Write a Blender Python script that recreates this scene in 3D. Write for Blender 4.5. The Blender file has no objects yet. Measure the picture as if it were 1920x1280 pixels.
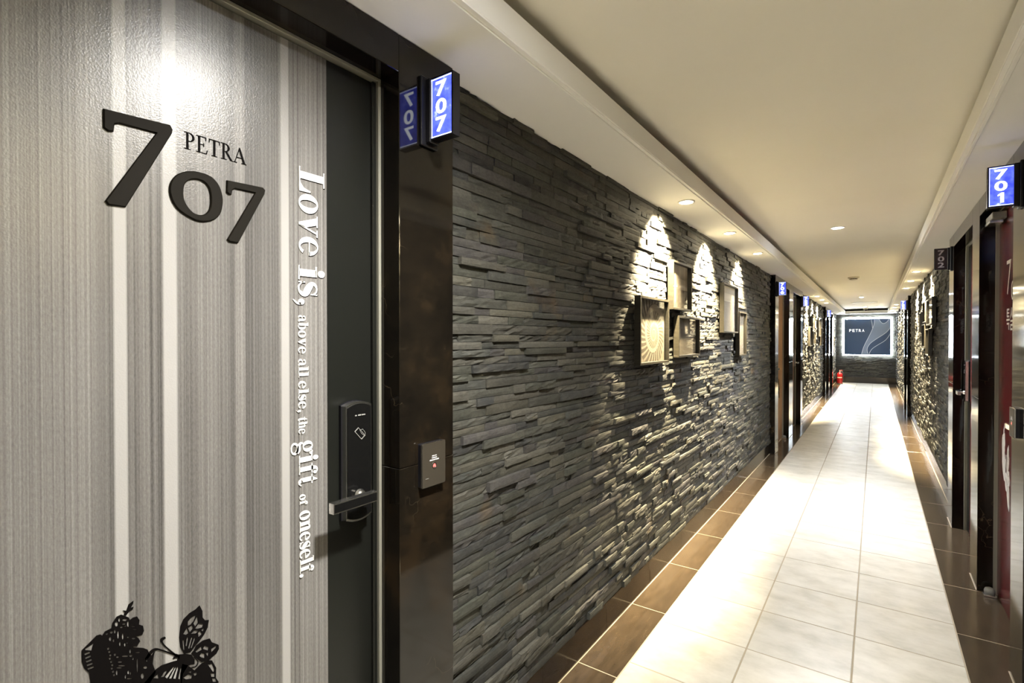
import bpy, math, random
import numpy as np
from mathutils import Vector
from mathutils.geometry import tessellate_polygon

# ------------------------------------------------------------------ camera, world, exposure
sc = bpy.context.scene
COL = sc.collection
F, UV, VV, EYE = 960.0, 1642.0, 635.0, 1.45          # focal length in px, vanishing point, eye height
T_ = (UV - 960) / F
CO = 1 / math.sqrt(1 + T_ * T_)
SI = T_ * CO
cd = bpy.data.cameras.new('camera')
cam = bpy.data.objects.new('camera', cd)
COL.objects.link(cam)
cam.location = (0, 0, EYE)
PITCH = math.radians(.5)                              # the camera looks down a touch
cam.rotation_euler = (math.pi / 2 - PITCH, 0, math.atan(T_))
cd.sensor_width = 36
cd.lens = 36 * F / 1920
cd.shift_y = (VV - .5 - (640 - F * math.tan(PITCH))) / 1920
cd.clip_start = 0.02
sc.camera = cam
w = bpy.data.worlds.new('world')
sc.world = w
w.use_nodes = True
w.node_tree.nodes['Background'].inputs[0].default_value = (0, 0, 0, 1)
vs = sc.view_settings
vs.view_transform = 'Standard'
vs.look = 'None'
vs.gamma = 1
vs.use_curve_mapping = False
vs.exposure = 1.0
sc.cycles.max_bounces = 8
sc.cycles.diffuse_bounces = 6
sc.cycles.glossy_bounces = 4
sc.cycles.transparent_max_bounces = 8
sc.cycles.caustics_reflective = False
sc.cycles.caustics_refractive = False
sc.cycles.sample_clamp_indirect = 6

SPOT_W, SPOT_COL = 1350.0, (1.0, 0.83, 0.53)            # warm soffit downlights
MID_W, MID_COL = 330.0, (0.90, 0.93, 1.0)              # cool ceiling downlights


# a photo pixel gives a direction; the plane it lies on gives the distance
def onX(u, v, X):
    d = X * F / ((u - UV) * CO)
    return (d + X * SI) / CO, EYE + (VV - v) * d / F


def proj(X, Y, Z):
    d = -X * SI + Y * CO
    return 960 + F * (X * CO + Y * SI) / d, VV - F * (Z - EYE) / d


# ------------------------------------------------------------------ object helpers
def tag(o, label=None, cat=None, group=None, kind=None):
    if label: o['label'] = label
    if cat: o['category'] = cat
    if group: o['group'] = group
    if kind: o['kind'] = kind
    return o


BASE = {}


def base_of(o):
    while o is not None:
        if o.name in BASE: return BASE[o.name]
        o = o.parent
    return Vector((0, 0, 0))


def thing(name, loc, label, cat, group=None, kind=None):
    o = bpy.data.objects.new(name, None)
    o.empty_display_size = 0.05
    COL.objects.link(o)
    o.location = loc
    BASE[o.name] = Vector(loc)
    return tag(o, label, cat, group, kind)


def mesh_obj(name, verts, faces, mat, parent=None, smooth=False, tone=None, loc=None):
    b = base_of(parent) if loc is None else Vector(loc)
    me = bpy.data.meshes.new(name)
    me.from_pydata([(p[0] - b[0], p[1] - b[1], p[2] - b[2]) for p in verts], [], faces)
    if tone is not None:
        a = me.attributes.new('tone', 'FLOAT_COLOR', 'POINT')
        a.data.foreach_set('color', np.asarray(tone, dtype=np.float32).ravel())
    if smooth:
        me.polygons.foreach_set('use_smooth', [True] * len(me.polygons))
    me.update()
    if mat is not None: me.materials.append(mat)
    o = bpy.data.objects.new(name, me)
    COL.objects.link(o)
    if parent is not None:
        o.parent = parent
    else:
        o.location = b
        BASE[o.name] = b
    return o


class MB:
    """collects shapes (world coordinates) for one mesh"""
    def __init__(self): self.v, self.f = [], []

    def add(self, vs_, fs):
        n = len(self.v)
        self.v += [tuple(p) for p in vs_]
        self.f += [[i + n for i in f] for f in fs]
        return self

    def box(self, x0, x1, y0, y1, z0, z1, bev=0.0):
        x0, x1 = min(x0, x1), max(x0, x1)
        y0, y1 = min(y0, y1), max(y0, y1)
        z0, z1 = min(z0, z1), max(z0, z1)
        if bev <= 0:
            vs_ = [(x, y, z) for x in (x0, x1) for y in (y0, y1) for z in (z0, z1)]
            return self.add(vs_, [(0, 1, 3, 2), (4, 6, 7, 5), (0, 4, 5, 1), (2, 3, 7, 6), (0, 2, 6, 4), (1, 5, 7, 3)])
        lo, hi = (x0, y0, z0), (x1, y1, z1)
        idx, vs_ = {}, []
        for cx in (0, 1):
            for cy in (0, 1):
                for cz in (0, 1):
                    cc = (cx, cy, cz)
                    for a in range(3):
                        p = []
                        for k in range(3):
                            e = hi[k] if cc[k] else lo[k]
                            if k != a: e += -bev if cc[k] else bev
                            p.append(e)
                        idx[cc, a] = len(vs_)
                        vs_.append(p)
        fs = []
        quad = [(0, 0), (1, 0), (1, 1), (0, 1)]
        for a in range(3):
            b_, c_ = (a + 1) % 3, (a + 2) % 3
            for s_ in (0, 1):
                f = []
                for i, j in quad:
                    cc = [0, 0, 0]; cc[a] = s_; cc[b_] = i; cc[c_] = j
                    f.append(idx[tuple(cc), a])
                fs.append(f if s_ else f[::-1])
            for i, j in quad:                                     # edges along axis a
                p = []
                for s_ in (0, 1):
                    cc = [0, 0, 0]; cc[a] = s_; cc[b_] = i; cc[c_] = j
                    p.append((idx[tuple(cc), b_], idx[tuple(cc), c_]))
                f = [p[0][0], p[0][1], p[1][1], p[1][0]]
                fs.append(f if i != j else f[::-1])
        for cx in (0, 1):
            for cy in (0, 1):
                for cz in (0, 1):
                    f = [idx[(cx, cy, cz), a] for a in range(3)]
                    fs.append(f if (cx + cy + cz) % 2 else f[::-1])
        return self.add(vs_, fs)

    def lathe(self, c, axis, prof, n=24):
        """prof = [(r, h)]; revolved about axis 0/1/2 through c"""
        vs_, fs = [], []
        for r, h in prof:
            for k in range(n):
                a = 2 * math.pi * k / n
                p = [0, 0, 0]
                p[axis] = h; p[(axis + 1) % 3] = r * math.cos(a); p[(axis + 2) % 3] = r * math.sin(a)
                vs_.append((c[0] + p[0], c[1] + p[1], c[2] + p[2]))
        m = len(prof)
        for i in range(m - 1):
            for k in range(n):
                k2 = (k + 1) % n
                fs.append((i * n + k, i * n + k2, (i + 1) * n + k2, (i + 1) * n + k))
        fs.append(tuple(range(n))[::-1])
        fs.append(tuple((m - 1) * n + k for k in range(n)))
        return self.add(vs_, fs)

    def tube(self, pts, r, n=8):
        pts = [Vector(p) for p in pts]
        rs = r if isinstance(r, (list, tuple)) else [r] * len(pts)
        vs_, fs = [], []
        for i, p in enumerate(pts):
            d = (pts[min(i + 1, len(pts) - 1)] - pts[max(i - 1, 0)]).normalized()
            up = Vector((0, 0, 1)) if abs(d.z) < .9 else Vector((1, 0, 0))
            a = d.cross(up).normalized(); b = a.cross(d)
            for k in range(n):
                t = 2 * math.pi * k / n
                vs_.append(p + (a * math.cos(t) + b * math.sin(t)) * rs[i])
        for i in range(len(pts) - 1):
            for k in range(n):
                k2 = (k + 1) % n
                fs.append((i * n + k, i * n + k2, (i + 1) * n + k2, (i + 1) * n + k))
        fs.append(tuple(range(n))[::-1]); fs.append(tuple((len(pts) - 1) * n + k for k in range(n)))
        return self.add(vs_, fs)

    def build(self, name, mat, parent=None, smooth=False, loc=None):
        o = mesh_obj(name, self.v, self.f, mat, parent, smooth, loc=loc)
        return o


# flat shapes on a plane: (a, b) -> world by a mapping m(a, b, out)
def plate(mb, m, outer, holes=(), t=0.003, back=0.0):
    loops = [[Vector((p[0], p[1], 0)) for p in outer]] + [[Vector((p[0], p[1], 0)) for p in h] for h in holes]
    tris = tessellate_polygon(loops)
    flat = [p for l in loops for p in l]
    n = len(flat)
    vs_ = [m(p.x, p.y, t) for p in flat] + [m(p.x, p.y, back) for p in flat]
    fs = [tuple(t_) for t_ in tris]
    i = 0
    for l in loops:
        k = len(l)
        for j in range(k):
            a, b = i + j, i + (j + 1) % k
            fs.append((a, b, b + n, a + n))
        i += k
    mb.add(vs_, fs)


def catmull(pts, per=5):
    P = [np.array(p, float) for p in pts]
    P = [2 * P[0] - P[1]] + P + [2 * P[-1] - P[-2]]
    out = []
    for i in range(1, len(P) - 2):
        for k in range(per):
            t = k / per
            a, b, c, d = P[i - 1:i + 3]
            out.append(.5 * (2 * b + (c - a) * t + (2 * a - 5 * b + 4 * c - d) * t * t + (3 * b - a - 3 * c + d) * t ** 3))
    out.append(P[-2])
    return out


def stroke(pts, ws, per=5):
    """outline of a variable-width pen stroke"""
    q = catmull([tuple(p) + (w_,) for p, w_ in zip(pts, ws)], per)
    L, R = [], []
    for i, p in enumerate(q):
        d = q[min(i + 1, len(q) - 1)][:2] - q[max(i - 1, 0)][:2]
        d = d / (np.hypot(*d) + 1e-9)
        n = np.array((-d[1], d[0])) * max(p[2], .004) / 2
        L.append(tuple(p[:2] + n)); R.append(tuple(p[:2] - n))
    return L + R[::-1]


def disc(cx, cy, r, n=14, ry=None):
    ry = ry or r
    return [(cx + r * math.cos(2 * math.pi * k / n), cy + ry * math.sin(2 * math.pi * k / n)) for k in range(n)]


def arc(co, ro, ci, ri, a0, a1, n=22):
    A = [math.radians(a0 + (a1 - a0) * k / n) for k in range(n + 1)]
    return [(co[0] + ro[0] * math.cos(a), co[1] + ro[1] * math.sin(a)) for a in A] + \
           [(ci[0] + ri[0] * math.cos(a), ci[1] + ri[1] * math.sin(a)) for a in A[::-1]]


def rc(x0, x1, y0, y1): return [(x0, y0), (x1, y0), (x1, y1), (x0, y1)]


# a bold upright serif, cap height 1, x-height .72: glyph = (advance, [outline or (outline, hole)])
G = {}
G['L'] = (1.06, [rc(.18, .48, .04, .97), rc(.02, .66, .95, 1), rc(0, 1, 0, .05), [(.45, .04), (.66, .06), (.84, .18), (.94, .44), (1, .44), (1, .04)]])
G['o'] = (.86, [(disc(.41, .36, .40, 26, .38), disc(.41, .36, .155, 22, .32))])
G['v'] = (.92, [[(.08, .68), (.38, .68), (.56, .22), (.47, -.02), (.37, -.02)], [(.46, -.02), (.53, .10), (.78, .68), (.70, .68), (.48, .12)], rc(0, .48, .67, .72), rc(.6, .9, .67, .72)])
G['e'] = (.80, [arc((.39, .36), (.39, .38), (.42, .37), (.19, .32), 2, 322, 30), rc(.2, .77, .36, .41)])
G['i'] = (.60, [rc(.14, .43, .03, .69), rc(0, .43, .66, .72), rc(0, .57, 0, .05), disc(.28, .90, .145)])
G['s'] = (.70, [stroke([(.56, .56), (.46, .68), (.30, .71), (.14, .63), (.13, .51), (.30, .39), (.50, .28), (.53, .16), (.42, .03), (.26, .01), (.11, .10), (.05, .2)], [.05, .05, .06, .12, .19, .25, .25, .18, .08, .06, .05, .05]), [(.52, .47), (.57, .47), (.58, .73), (.53, .73)], [(.03, 0), (.08, 0), (.09, .25), (.04, .25)]])
G[','] = (.36, [disc(.16, .11, .12), stroke([(.23, .1), (.22, -.05), (.08, -.2)], [.1, .08, .03])])
G['.'] = (.36, [disc(.16, .11, .13)])
G['a'] = (.78, [rc(.42, .67, .1, .54), stroke([(.13, .50), (.17, .63), (.34, .70), (.52, .64), (.545, .5)], [.17, .12, .06, .13, .25]), arc((.29, .2), (.27, .21), (.34, .2), (.14, .17), 60, 320), stroke([(.545, .14), (.60, .04), (.76, .07)], [.24, .11, .05])])
G['b'] = (.88, [rc(.12, .39, .02, .97), rc(0, .39, .95, 1), arc((.48, .36), (.36, .38), (.44, .36), (.14, .32), -130, 130)])
G['h'] = (.98, [rc(.12, .39, .02, .97), rc(0, .39, .95, 1), rc(0, .5, 0, .05), stroke([(.34, .55), (.48, .68), (.63, .67), (.71, .54), (.71, .03)], [.06, .09, .16, .27, .27]), rc(.55, .95, 0, .05)])
G['n'] = (.98, [rc(.12, .39, .02, .69), rc(0, .39, .67, .72), rc(0, .5, 0, .05), stroke([(.34, .55), (.48, .68), (.63, .67), (.71, .54), (.71, .03)], [.06, .09, .16, .27, .27]), rc(.55, .95, 0, .05)])
G['l'] = (.56, [rc(.13, .41, .02, .97), rc(0, .41, .95, 1), rc(0, .54, 0, .05)])
G['t'] = (.66, [[(.17, .12), (.43, .12), (.43, .98), (.36, .98), (.17, .70)], rc(.02, .6, .66, .72), stroke([(.30, .16), (.36, .05), (.48, .02), (.62, .12)], [.26, .17, .08, .05])])
G['f'] = (.64, [rc(.14, .41, .02, .76), rc(0, .56, 0, .05), rc(0, .6, .66, .72), stroke([(.275, .7), (.31, .88), (.44, .98), (.58, .96)], [.27, .2, .08, .05]), disc(.58, .87, .1)])
G['g'] = (.86, [(disc(.36, .47, .34, 22, .27), disc(.36, .47, .13, 18, .22)), stroke([(.58, .62), (.68, .71), (.76, .70)], [.05, .06, .06]), disc(.79, .64, .085), stroke([(.2, .26), (.1, .13), (.22, .02), (.5, -.02), (.68, -.12)], [.06, .11, .15, .22, .2]), (disc(.39, -.22, .37, 24, .21), disc(.38, -.24, .24, 20, .13))])
# a lighter serif for the room name
G['P'] = (.68, [rc(.13, .25, .02, .98), rc(.02, .38, 0, .04), rc(.02, .3, .96, 1), arc((.27, .73), (.33, .27), (.25, .73), (.22, .23), -90, 90)])
G['E'] = (.74, [rc(.13, .25, .02, .98), rc(.02, .62, 0, .045), rc(.02, .60, .955, 1), rc(.2, .46, .49, .535), rc(.44, .475, .40, .62), [(.57, .78), (.61, .78), (.60, 1), (.55, 1)], [(.58, 0), (.64, 0), (.69, .24), (.65, .24)]])
G['T'] = (.74, [rc(.29, .42, .02, .98), rc(.18, .53, 0, .04), rc(.03, .68, .95, 1), [(.02, .76), (.05, .76), (.10, 1), (.03, 1)], [(.66, .76), (.69, .76), (.68, 1), (.61, 1)]])
G['R'] = (.80, [rc(.13, .25, .02, .98), rc(.02, .38, 0, .04), rc(.02, .3, .96, 1), arc((.27, .74), (.31, .26), (.25, .74), (.2, .22), -90, 90), [(.28, .50), (.42, .50), (.74, .03), (.82, .03), (.82, 0), (.62, 0)]])
G['A'] = (.84, [[(.40, 1), (.45, 1), (.80, .03), (.65, .03), (.38, .82)], [(.40, 1), (.42, .9), (.13, .03), (.08, .03)], rc(0, .25, 0, .04), rc(.54, .88, 0, .04), rc(.22, .58, .32, .37)])


def write(mb, text, m, t, fit=None, cap=1.0, track=0.0):
    """lay text along +a, up +b, scaled to cap height and to the length fit"""
    adv = sum(G[ch][0] + track for ch in text)
    sx = (fit / adv) if fit else cap
    x = 0
    for ch in text:
        for sh in G[ch][1]:
            outer, holes = (sh[0], [sh[1]]) if isinstance(sh, tuple) else (sh, [])
            plate(mb, m, [((x + p[0]) * sx, p[1] * cap) for p in outer], [[((x + p[0]) * sx, p[1] * cap) for p in h] for h in holes], t)
        x += G[ch][0] + track


def font_shape(text, bold=0.0):
    """plain sans lettering from Blender's built-in font; returns verts (x, y) and faces, size 1"""
    cu = bpy.data.curves.new('tmp', 'FONT')
    cu.body = text; cu.size = 1; cu.offset = bold; cu.resolution_u = 4
    ob = bpy.data.objects.new('tmp', cu)
    COL.objects.link(ob)
    dg = bpy.context.evaluated_depsgraph_get(); dg.update()
    me = bpy.data.meshes.new_from_object(ob.evaluated_get(dg))
    v = [(p.co.x, p.co.y) for p in me.vertices]
    f = [tuple(p.vertices) for p in me.polygons]
    bpy.data.objects.remove(ob); bpy.data.curves.remove(cu); bpy.data.meshes.remove(me)
    return v, f


FONT = {}


def glyph(mb, ch, m, x0, x1, y0, y1, out, bold=.03):
    """one built-in-font string stretched into the box x0..x1, y0..y1"""
    if (ch, bold) not in FONT: FONT[ch, bold] = font_shape(ch, bold)
    v, f = FONT[ch, bold]
    xa, xb = min(p[0] for p in v), max(p[0] for p in v)
    ya, yb = min(p[1] for p in v), max(p[1] for p in v)
    mb.add([m(x0 + (p[0] - xa) / (xb - xa) * (x1 - x0), y0 + (p[1] - ya) / (yb - ya) * (y1 - y0), out) for p in v], f)


# ------------------------------------------------------------------ materials
def mat(name, col=(.5, .5, .5), rough=.5, metal=0.0, spec=.5, emit=None, estr=0.0):
    m = bpy.data.materials.new(name)
    m.use_nodes = True
    b = m.node_tree.nodes['Principled BSDF']
    b.inputs['Base Color'].default_value = (*col, 1)
    b.inputs['Roughness'].default_value = rough
    b.inputs['Metallic'].default_value = metal
    b.inputs['Specular IOR Level'].default_value = spec
    if emit:
        b.inputs['Emission Color'].default_value = (*emit, 1)
        b.inputs['Emission Strength'].default_value = estr
    return m


class NT:
    def __init__(self, m):
        self.t = m.node_tree; self.b = self.t.nodes['Principled BSDF']

    def n(self, typ, **kw):
        x = self.t.nodes.new(typ)
        for k, v in kw.items():
            if k in x.inputs.keys(): x.inputs[k].default_value = v
            else: setattr(x, k, v)
        return x

    def l(self, a, b): self.t.links.new(a, b)

    def ramp(self, src, stops, interp='LINEAR'):
        r = self.n('ShaderNodeValToRGB')
        r.color_ramp.interpolation = interp
        el = r.color_ramp.elements
        while len(el) < len(stops): el.new(.5)
        for e, (p, c) in zip(el, stops):
            e.position = p; e.color = (*c, 1) if len(c) == 3 else c
        self.l(src, r.inputs[0])
        return r.outputs[0]

    def pos(self, scale=(1, 1, 1), obj=False, loc=(0, 0, 0)):
        mp = self.n('ShaderNodeMapping')
        mp.inputs['Scale'].default_value = scale
        mp.inputs['Location'].default_value = loc
        if obj: self.l(self.n('ShaderNodeTexCoord').outputs['Object'], mp.inputs[0])
        else: self.l(self.n('ShaderNodeNewGeometry').outputs['Position'], mp.inputs[0])
        return mp.outputs[0]

    def noise(self, vec, scale, detail=4, rough=.5, out='Fac'):
        x = self.n('ShaderNodeTexNoise', Scale=scale, Detail=detail, Roughness=rough)
        self.l(vec, x.inputs['Vector'])
        return x.outputs[out]

    def mix(self, fac, a, b, blend='MIX'):
        x = self.n('ShaderNodeMix', data_type='RGBA', blend_type=blend)
        for k, s in ((0, fac), (6, a), (7, b)):
            if isinstance(s, (int, float)): x.inputs[k].default_value = s
            elif isinstance(s, tuple): x.inputs[k].default_value = (*s, 1)
            else: self.l(s, x.inputs[k])
        return x.outputs[2]

    def math(self, op, a, b=0.0):
        x = self.n('ShaderNodeMath', operation=op)
        for k, s in ((0, a), (1, b)):
            if isinstance(s, (int, float)): x.inputs[k].default_value = s
            else: self.l(s, x.inputs[k])
        return x.outputs[0]

    def bump(self, h, dist, strength=1.0):
        x = self.n('ShaderNodeBump', Distance=dist, Strength=strength)
        self.l(h, x.inputs['Height'])
        self.l(x.outputs[0], self.b.inputs['Normal'])


M = {}
# slate: each stone carries its own tone; grain and fine split-face relief on top
m = M['slate'] = mat('slate', rough=.74, spec=.25); t = NT(m)
a = t.n('ShaderNodeAttribute', attribute_name='tone')
p = t.pos()
g1 = t.noise(p, 14, 5, .6)
g2 = t.noise(t.pos((1, 1, 2.2)), 70, 4, .65)
c1 = t.mix(t.ramp(g1, [(.3, (0, 0, 0)), (.75, (1, 1, 1))]), a.outputs['Color'], (.10, .093, .077), 'MIX')
c1 = t.mix(.68, c1, a.outputs['Color'])
c2 = t.mix(1.0, c1, t.ramp(g2, [(.25, (.62, .62, .62)), (.75, (1.25, 1.25, 1.25))]), 'MULTIPLY')
rust = t.math('MULTIPLY', t.ramp(t.noise(p, 5.2, 3), [(.64, (0, 0, 0)), (.76, (1, 1, 1))]), .42)
c3 = t.mix(rust, c2, (.085, .052, .020))
t.l(c3, t.b.inputs['Base Color'])
hh = t.math('ADD', t.math('MULTIPLY', g2, .6), t.noise(t.pos((1, 1, 1.6)), 26, 5, .6))
t.bump(hh, .003, .30)

m = M['marble'] = mat('dark_marble', rough=.07, spec=.36); t = NT(m)
p = t.pos()
cl = t.noise(p, 3.2, 6, .65)
base = t.ramp(cl, [(.38, (.003, .0026, .0022)), (.55, (.0065, .005, .0034)), (.72, (.018, .0115, .006))])
wv = t.n('ShaderNodeTexVoronoi', feature='DISTANCE_TO_EDGE', Scale=2.6)
mp = t.n('ShaderNodeVectorMath', operation='ADD')
nz = t.n('ShaderNodeTexNoise', Scale=3.0, Detail=5)
t.l(p, nz.inputs['Vector']); t.l(p, mp.inputs[0]); t.l(nz.outputs['Color'], mp.inputs[1]); t.l(mp.outputs[0], wv.inputs['Vector'])
vein = t.ramp(wv.outputs['Distance'], [(0, (1, 1, 1)), (.0055, (0, 0, 0))])
vein = t.math('MULTIPLY', vein, t.ramp(t.noise(p, 2.6, 3), [(.50, (0, 0, 0)), (.66, (.8,) * 3)]))
t.l(t.mix(vein, base, (.10, .075, .045)), t.b.inputs['Base Color'])

M['tile'] = m = mat('cream_tile', rough=.34, spec=.45); t = NT(m)
p = t.pos()
oi = t.n('ShaderNodeObjectInfo')
cl = t.noise(t.pos((2.2, 3.4, 1)), 2.6, 6, .62)
cc = t.ramp(cl, [(.32, (.38, .355, .292)), (.5, (.46, .435, .37)), (.68, (.52, .495, .43))])
tn = t.ramp(oi.outputs['Random'], [(0, (.93, .93, .93)), (1, (1.05, 1.05, 1.05))])
t.l(t.mix(1.0, cc, tn, 'MULTIPLY'), t.b.inputs['Base Color'])
t.l(t.ramp(t.noise(p, 9, 4), [(.3, (.28,) * 3), (.7, (.42,) * 3)]), t.b.inputs['Roughness'])

M['border'] = m = mat('brown_border_tile', rough=.16, spec=.5); t = NT(m)
cl = t.noise(t.pos((6, 1.2, 1)), 6, 5, .6)
t.l(t.ramp(cl, [(.3, (.034, .024, .0145)), (.7, (.054, .038, .023))]), t.b.inputs['Base Color'])
M['grout'] = mat('grout', (.30, .255, .185), .85)
M['baseboard'] = m = mat('baseboard_stone', rough=.16, spec=.5); t = NT(m)
t.l(t.ramp(t.noise(t.pos(), 7, 5), [(.3, (.009, .006, .0035)), (.7, (.020, .013, .007))]), t.b.inputs['Base Color'])
M['paint'] = m = mat('soffit_paint', rough=.75, spec=.25); t = NT(m)
t.l(t.ramp(t.noise(t.pos(), 1.3, 3), [(.3, (.85, .84, .81)), (.7, (.88, .87, .84))]), t.b.inputs['Base Color'])
M['cream'] = m = mat('cream_ceiling_paint', rough=.75, spec=.25); t = NT(m)
t.l(t.ramp(t.noise(t.pos(), 1.3, 3), [(.3, (.88, .85, .765)), (.7, (.91, .88, .795))]), t.b.inputs['Base Color'])
M['backing'] = mat('wall_backing', (.03, .03, .028), .9)
M['plain_wall'] = mat('plain_wall', (.35, .33, .30), .8)

# the streaked print of door 707: streaks run up the door, white bands at their places across it
m = M['streaks'] = mat('streaked_print', rough=.30, spec=.42); t = NT(m)
sx = t.n('ShaderNodeSeparateXYZ')
t.l(t.n('ShaderNodeNewGeometry').outputs['Position'], sx.inputs[0])
yv = sx.outputs['Y']
s1 = t.noise(t.pos((1, 190, .10)), 1.0, 3, .75)
s2 = t.noise(t.pos((1, 34, .25)), 1.0, 3, .6)
s3 = t.noise(t.pos((1, 420, 130)), 1.0, 2, .6)
s4 = t.noise(t.pos((1, 5, 1.2)), 1.0, 3, .6)
k = t.math('ADD', t.math('ADD', t.math('MULTIPLY', s1, .62), t.math('MULTIPLY', s2, .20)), t.math('ADD', t.math('MULTIPLY', s3, .20), t.math('MULTIPLY', s4, .18)))
cs = t.ramp(k, [(.40, (.033, .032, .031)), (.53, (.088, .0835, .080)), (.64, (.134, .129, .124)), (.80, (.22, .214, .208))])
yn = t.math('MULTIPLY', t.math('SUBTRACT', yv, 0.0), 1.0)


def band(y):
    return y


sh = [(0.0, 1), (.17, .85), (.30, .95), (.3325, .62), (.333, 1), (.354, 1), (.3545, .80), (.385, .92), (.4095, .55), (.411, 1), (.434, 1), (.4345, .82), (.50, 1), (.545, .66), (.549, 1.12), (.567, 1.12), (.569, .66), (.60, .62), (.647, .74), (.649, 1), (.67, 1), (.671, .86), (.74, .98), (.77, 1)]
shade = t.ramp(yn, [(p_, (v_,) * 3) for p_, v_ in sh])
cs = t.mix(1.0, cs, shade, 'MULTIPLY')
bd = t.ramp(yn, [(.0, (0, 0, 0)), (.3330, (0, 0, 0)), (.3335, (1, 1, 1)), (.3540, (1, 1, 1)), (.3545, (0, 0, 0)), (.4105, (0, 0, 0)), (.411, (1, 1, 1)), (.434, (1, 1, 1)), (.4345, (0, 0, 0)), (.649, (0, 0, 0)), (.6495, (1, 1, 1)), (.67, (1, 1, 1)), (.6705, (0, 0, 0))])
t.l(t.mix(bd, cs, (.24, .235, .229)), t.b.inputs['Base Color'])
t.bump(t.noise(t.pos(), 330, 2), .0006, .5)

M['strip'] = mat('dark_door_leaf', (.006, .0064, .0054), .34, spec=.22)
M['rim'] = mat('grey_steel_frame', (.23, .225, .19), .38, .35)
M['numeral'] = mat('numeral_brown_black', (.0065, .0055, .004), .6, spec=.05)
M['print_black'] = mat('print_black', (.003, .0025, .0025), .7, spec=.03)
M['print_white'] = mat('print_white', (.56, .555, .54), .45)
M['black_gloss'] = mat('black_gloss', (.004, .004, .004), .08, spec=.55)
M['black_satin'] = mat('black_satin', (.006, .006, .008), .32, spec=.25)
M['chrome'] = mat('chrome', (.78, .77, .74), .24, 1.0)
M['icon'] = mat('icon_grey', (.20, .20, .19), .5)
M['bronze'] = mat('bronze_plate', (.040, .034, .025), .4, .3)
M['red_icon'] = mat('red_indicator', (.6, .05, .05), .4, emit=(1, .12, .10), estr=1.2)
M['white_lamp'] = mat('white_indicator', (.8, .8, .8), .5, emit=(.95, .97, 1), estr=.35)
M['frame_wood'] = m = mat('dark_frame_wood', rough=.38, spec=.4); t = NT(m)
t.l(t.ramp(t.noise(t.pos((8, 8, 40)), 3, 3), [(.3, (.009, .008, .005)), (.7, (.020, .017, .011))]), t.b.inputs['Base Color'])
M['steel_white'] = mat('white_trim', (.78, .77, .74), .4)
M['warm_lens'] = mat('warm_lens', (1, .9, .7), .4, emit=(1, .86, .58), estr=220)
M['cool_lens'] = mat('cool_lens', (1, 1, 1), .4, emit=(.92, .95, 1), estr=220)
M['off_white'] = mat('plastic_white', (.62, .59, .52), .5)
M['dark_plastic'] = mat('plastic_dark', (.05, .05, .05), .4)
M['ext_red'] = mat('extinguisher_red', (.22, .008, .008), .25, spec=.5)
M['rubber'] = mat('black_rubber', (.012, .012, .012), .6)
M['yellowish'] = mat('paper_label', (.55, .52, .42), .6)
M['led'] = mat('led_white', (1, 1, 1), .5, emit=(.86, .95, 1), estr=42)
M['panel_blue'] = mat('panel_blue', (.026, .056, .118), .3)
M['swoosh'] = mat('swoosh_silver_blue', (.16, .21, .30), .35)
M['swoosh_line'] = mat('swoosh_line', (.62, .68, .78), .4)
M['letter_white'] = mat('letter_white', (.85, .87, .9), .4, emit=(.9, .95, 1), estr=.5)
M['digit_lit'] = mat('digit_lit', (.9, .95, 1), .4, emit=(.88, .93, 1), estr=2.2)
M['edge_lit'] = mat('edge_lit', (.8, .85, 1), .4, emit=(.62, .68, 1), estr=1.4)
M['digit_off'] = mat('digit_off', (.30, .27, .29), .5)
M['face_off'] = mat('face_off', (.022, .014, .017), .25)
m = M['face_blue'] = mat('acrylic_blue', (.05, .07, .4), .2); t = NT(m)
p = t.pos((1, 1, 1))
fb = t.ramp(t.noise(p, 34, 3, .6), [(.35, (.022, .035, .40)), (.6, (.07, .10, .70)), (.75, (.38, .44, 1.0))])
t.l(fb, t.b.inputs['Emission Color'])
t.b.inputs['Emission Strength'].default_value = 1.35

# glass pane of the pictures: see-through with a clear reflection
m = M['glass'] = bpy.data.materials.new('picture_glass'); m.use_nodes = True
nt = m.node_tree; nt.nodes.clear()
o_ = nt.nodes.new('ShaderNodeOutputMaterial'); mx = nt.nodes.new('ShaderNodeMixShader')
tr = nt.nodes.new('ShaderNodeBsdfTransparent'); gl = nt.nodes.new('ShaderNodeBsdfGlossy'); fr = nt.nodes.new('ShaderNodeLayerWeight')
gl.inputs['Roughness'].default_value = .02; fr.inputs['Blend'].default_value = .5
pw = nt.nodes.new('ShaderNodeMath'); pw.operation = 'POWER'; pw.inputs[1].default_value = 5
ma = nt.nodes.new('ShaderNodeMath'); ma.operation = 'MULTIPLY_ADD'; ma.inputs[1].default_value = .9; ma.inputs[2].default_value = .025
nt.links.new(fr.outputs['Facing'], pw.inputs[0]); nt.links.new(pw.outputs[0], ma.inputs[0])
nt.links.new(ma.outputs[0], mx.inputs[0]); nt.links.new(tr.outputs[0], mx.inputs[1]); nt.links.new(gl.outputs[0], mx.inputs[2]); nt.links.new(mx.outputs[0], o_.inputs[0])


def door_print(name, lo, hi, rough=.3):
    m = mat(name, rough=rough, spec=.45); t = NT(m)
    k = t.math('ADD', t.math('MULTIPLY', t.noise(t.pos((1, 90, .4)), 1, 3, .7), .6), t.math('MULTIPLY', t.noise(t.pos((1, 12, .3)), 1, 3), .4))
    t.l(t.ramp(k, [(.35, lo), (.65, hi)]), t.b.inputs['Base Color'])
    return m


M['red_print'] = door_print('red_door_print', (.055, .005, .007), (.10, .009, .012), .22)
M['copper_print'] = door_print('copper_door_print', (.32, .18, .095), (.46, .28, .16))
M['rose_print'] = door_print('rose_door_print', (.22, .14, .12), (.33, .22, .19))
M['dark_print'] = door_print('dark_door_print', (.02, .022, .025), (.05, .055, .06))


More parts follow.
